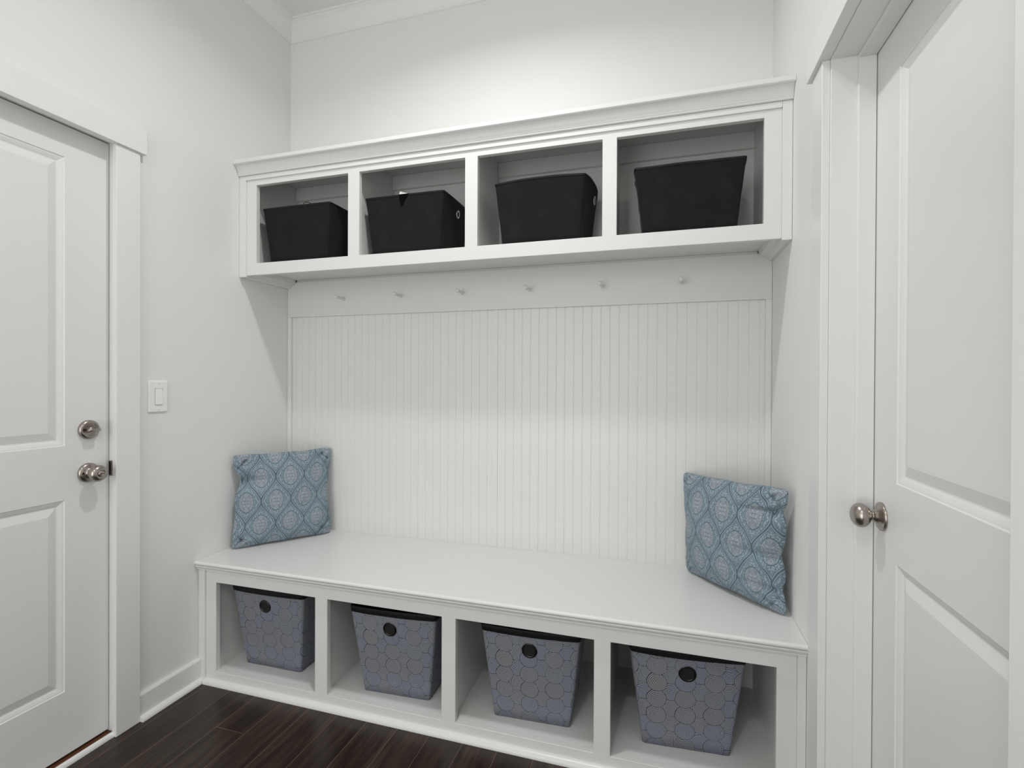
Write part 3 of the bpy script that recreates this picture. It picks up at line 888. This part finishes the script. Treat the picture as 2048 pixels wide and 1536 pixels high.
bm.faces.new(A); bm.faces.new(B)
for i in range(len(pp)): bm.faces.new((A[i], A[(i+1)%len(pp)], B[(i+1)%len(pp)], B[i]))
tag(obj('paper_sheet', bm, M_PAPER), 'white paper poking up from the black bin with the dark notch', 'paper')

# ------------------------------------------------------------------ cushions
def cushion(corners, toward, depth_f, depth_b, label, seed, pinch):
    """corners BL, BR, TL, TR in world; toward: point in front"""
    BL, BR, TL, TR = [Vector(c) for c in corners]
    c0 = (BL+BR)/2
    base = Vector((c0.x, c0.y, min(BL.z, BR.z)))
    nrm = (BR-BL).cross(TL-BL).normalized()
    if nrm.dot(Vector(toward)-c0) < 0: nrm = -nrm
    w = ((BR-BL).length+(TR-TL).length)/2; h = ((TL-BL).length+(TR-BR).length)/2
    rng = random.Random(seed)
    ph = [rng.uniform(0, 6.28) for _ in range(8)]
    N = 120
    bm = bmesh.new(); uvl = bm.loops.layers.uv.new('UVMap')
    def place(u, v, side):
        ku = 0.062*(1-v*v) + 0.009*math.sin(9*v+ph[0])*(1-v*v)
        kv = 0.034*(1-u*u) + 0.007*math.sin(8*u+ph[1])*(1-u*u)
        for (pu, pv, amp, wid) in pinch:               # tucked edges
            if abs(pu) == 1 and u*pu > 0: ku += amp*math.exp(-((v-pv)/wid)**2)
            if abs(pv) == 1 and v*pv > 0: kv += amp*math.exp(-((u-pu)/wid)**2)
        uu, vv = u*(1-ku*abs(u)**2), v*(1-kv*abs(v)**2)
        rc_ = 1-0.035*(abs(u)*abs(v))**14
        uu, vv = uu*rc_, vv*rc_
        a, b = (uu+1)/2, (vv+1)/2
        p = BL*(1-a)*(1-b)+BR*a*(1-b)+TL*(1-a)*b+TR*a*b
        e = max(0.0, (1-abs(u)**2.4)*(1-abs(v)**2.4))
        t = e**0.55
        # corner gathers: folds running out of each corner
        f = 0.0
        for i, (cu, cv) in enumerate(((-1,-1),(1,-1),(-1,1),(1,1))):
            du, dv = cu-u, cv-v
            d = math.hypot(du, dv)
            th = math.atan2(abs(dv), abs(du)+1e-6)
            f += math.exp(-((d-0.22)/0.16)**2)*math.sin(th*9+ph[i])*0.0085
            # tuck crossing the corner
            dd = (abs(u)+abs(v)) if (u*cu > 0 and v*cv > 0) else 0
            f -= 0.016*math.exp(-((dd-1.68-0.06*math.sin(ph[i]))/0.030)**2)*(1 if dd else 0)
        for (pu, pv, amp, wid) in pinch:
            d2 = ((u-pu)/0.55)**2 + ((v-pv)/(wid*0.55))**2
            f -= 0.35*amp*math.exp(-d2)
        wrk = noise.noise(Vector((u*2.3+seed, v*2.3, seed*1.7)))*0.006 + noise.noise(Vector((u*6+seed, v*6, 3.1)))*0.0022
        off = depth_f*t + (f+wrk)*min(1.0, e*6)
        if side: off = -depth_b*t
        q = p + nrm*off
        return q
    gridF = [[bm.verts.new(place(-1+2*i/N, -1+2*j/N, 0)) for j in range(N+1)] for i in range(N+1)]
    gridB = [[gridF[i][j] if i in (0, N) or j in (0, N) else bm.verts.new(place(-1+2*i/N, -1+2*j/N, 1)) for j in range(N+1)] for i in range(N+1)]
    for gi, Gd in enumerate((gridF, gridB)):
        for i in range(N):
            for j in range(N):
                f = bm.faces.new((Gd[i][j], Gd[i+1][j], Gd[i+1][j+1], Gd[i][j+1])); f.smooth = True
                for l, (a, b) in zip(f.loops, ((i, j), (i+1, j), (i+1, j+1), (i, j+1))):
                    l[uvl].uv = ((a/N-0.5)*w + (0.013 if gi == 0 else 0.2), (b/N-0.5)*h)
    zmin = min(v.co.z for v in bm.verts)
    lift = ZS+0.0005-zmin
    for v in bm.verts: v.co.z += lift
    o = obj('throw_pillow', bm, M_OGEE)
    o.data.transform(Matrix.Translation(-base)); o.location = base
    tag(o, label, 'pillow', 'throw pillows on the bench')
    return o
# the pillow sits in the wall corner behind, its seam pressed to both walls
cushion(((0.028, -0.392, 0.497), (0.284, -0.050, 0.497), (0.016, -0.373, 0.906), (0.2627, -0.0215, 0.908)), (1.2, -1.5, 0.7), 0.060, 0.050,
        'blue ogee print pillow in the bench corner by the light switch wall', 5, [(-1, 0.42, 0.095, 0.20), (1, 0.05, 0.03, 0.3)])
cushion(((1.900, -0.045, 0.497), (2.183, -0.372, 0.500), (1.8865, -0.0235, 0.880), (2.184, -0.392, 0.906)), (1.2, -1.8, 0.9), 0.062, 0.050,
        'blue ogee print pillow in the bench corner by the egg knob door', 8, [(1, 0.60, 0.055, 0.10), (1, -0.10, 0.05, 0.14), (1, -0.62, 0.04, 0.10)])
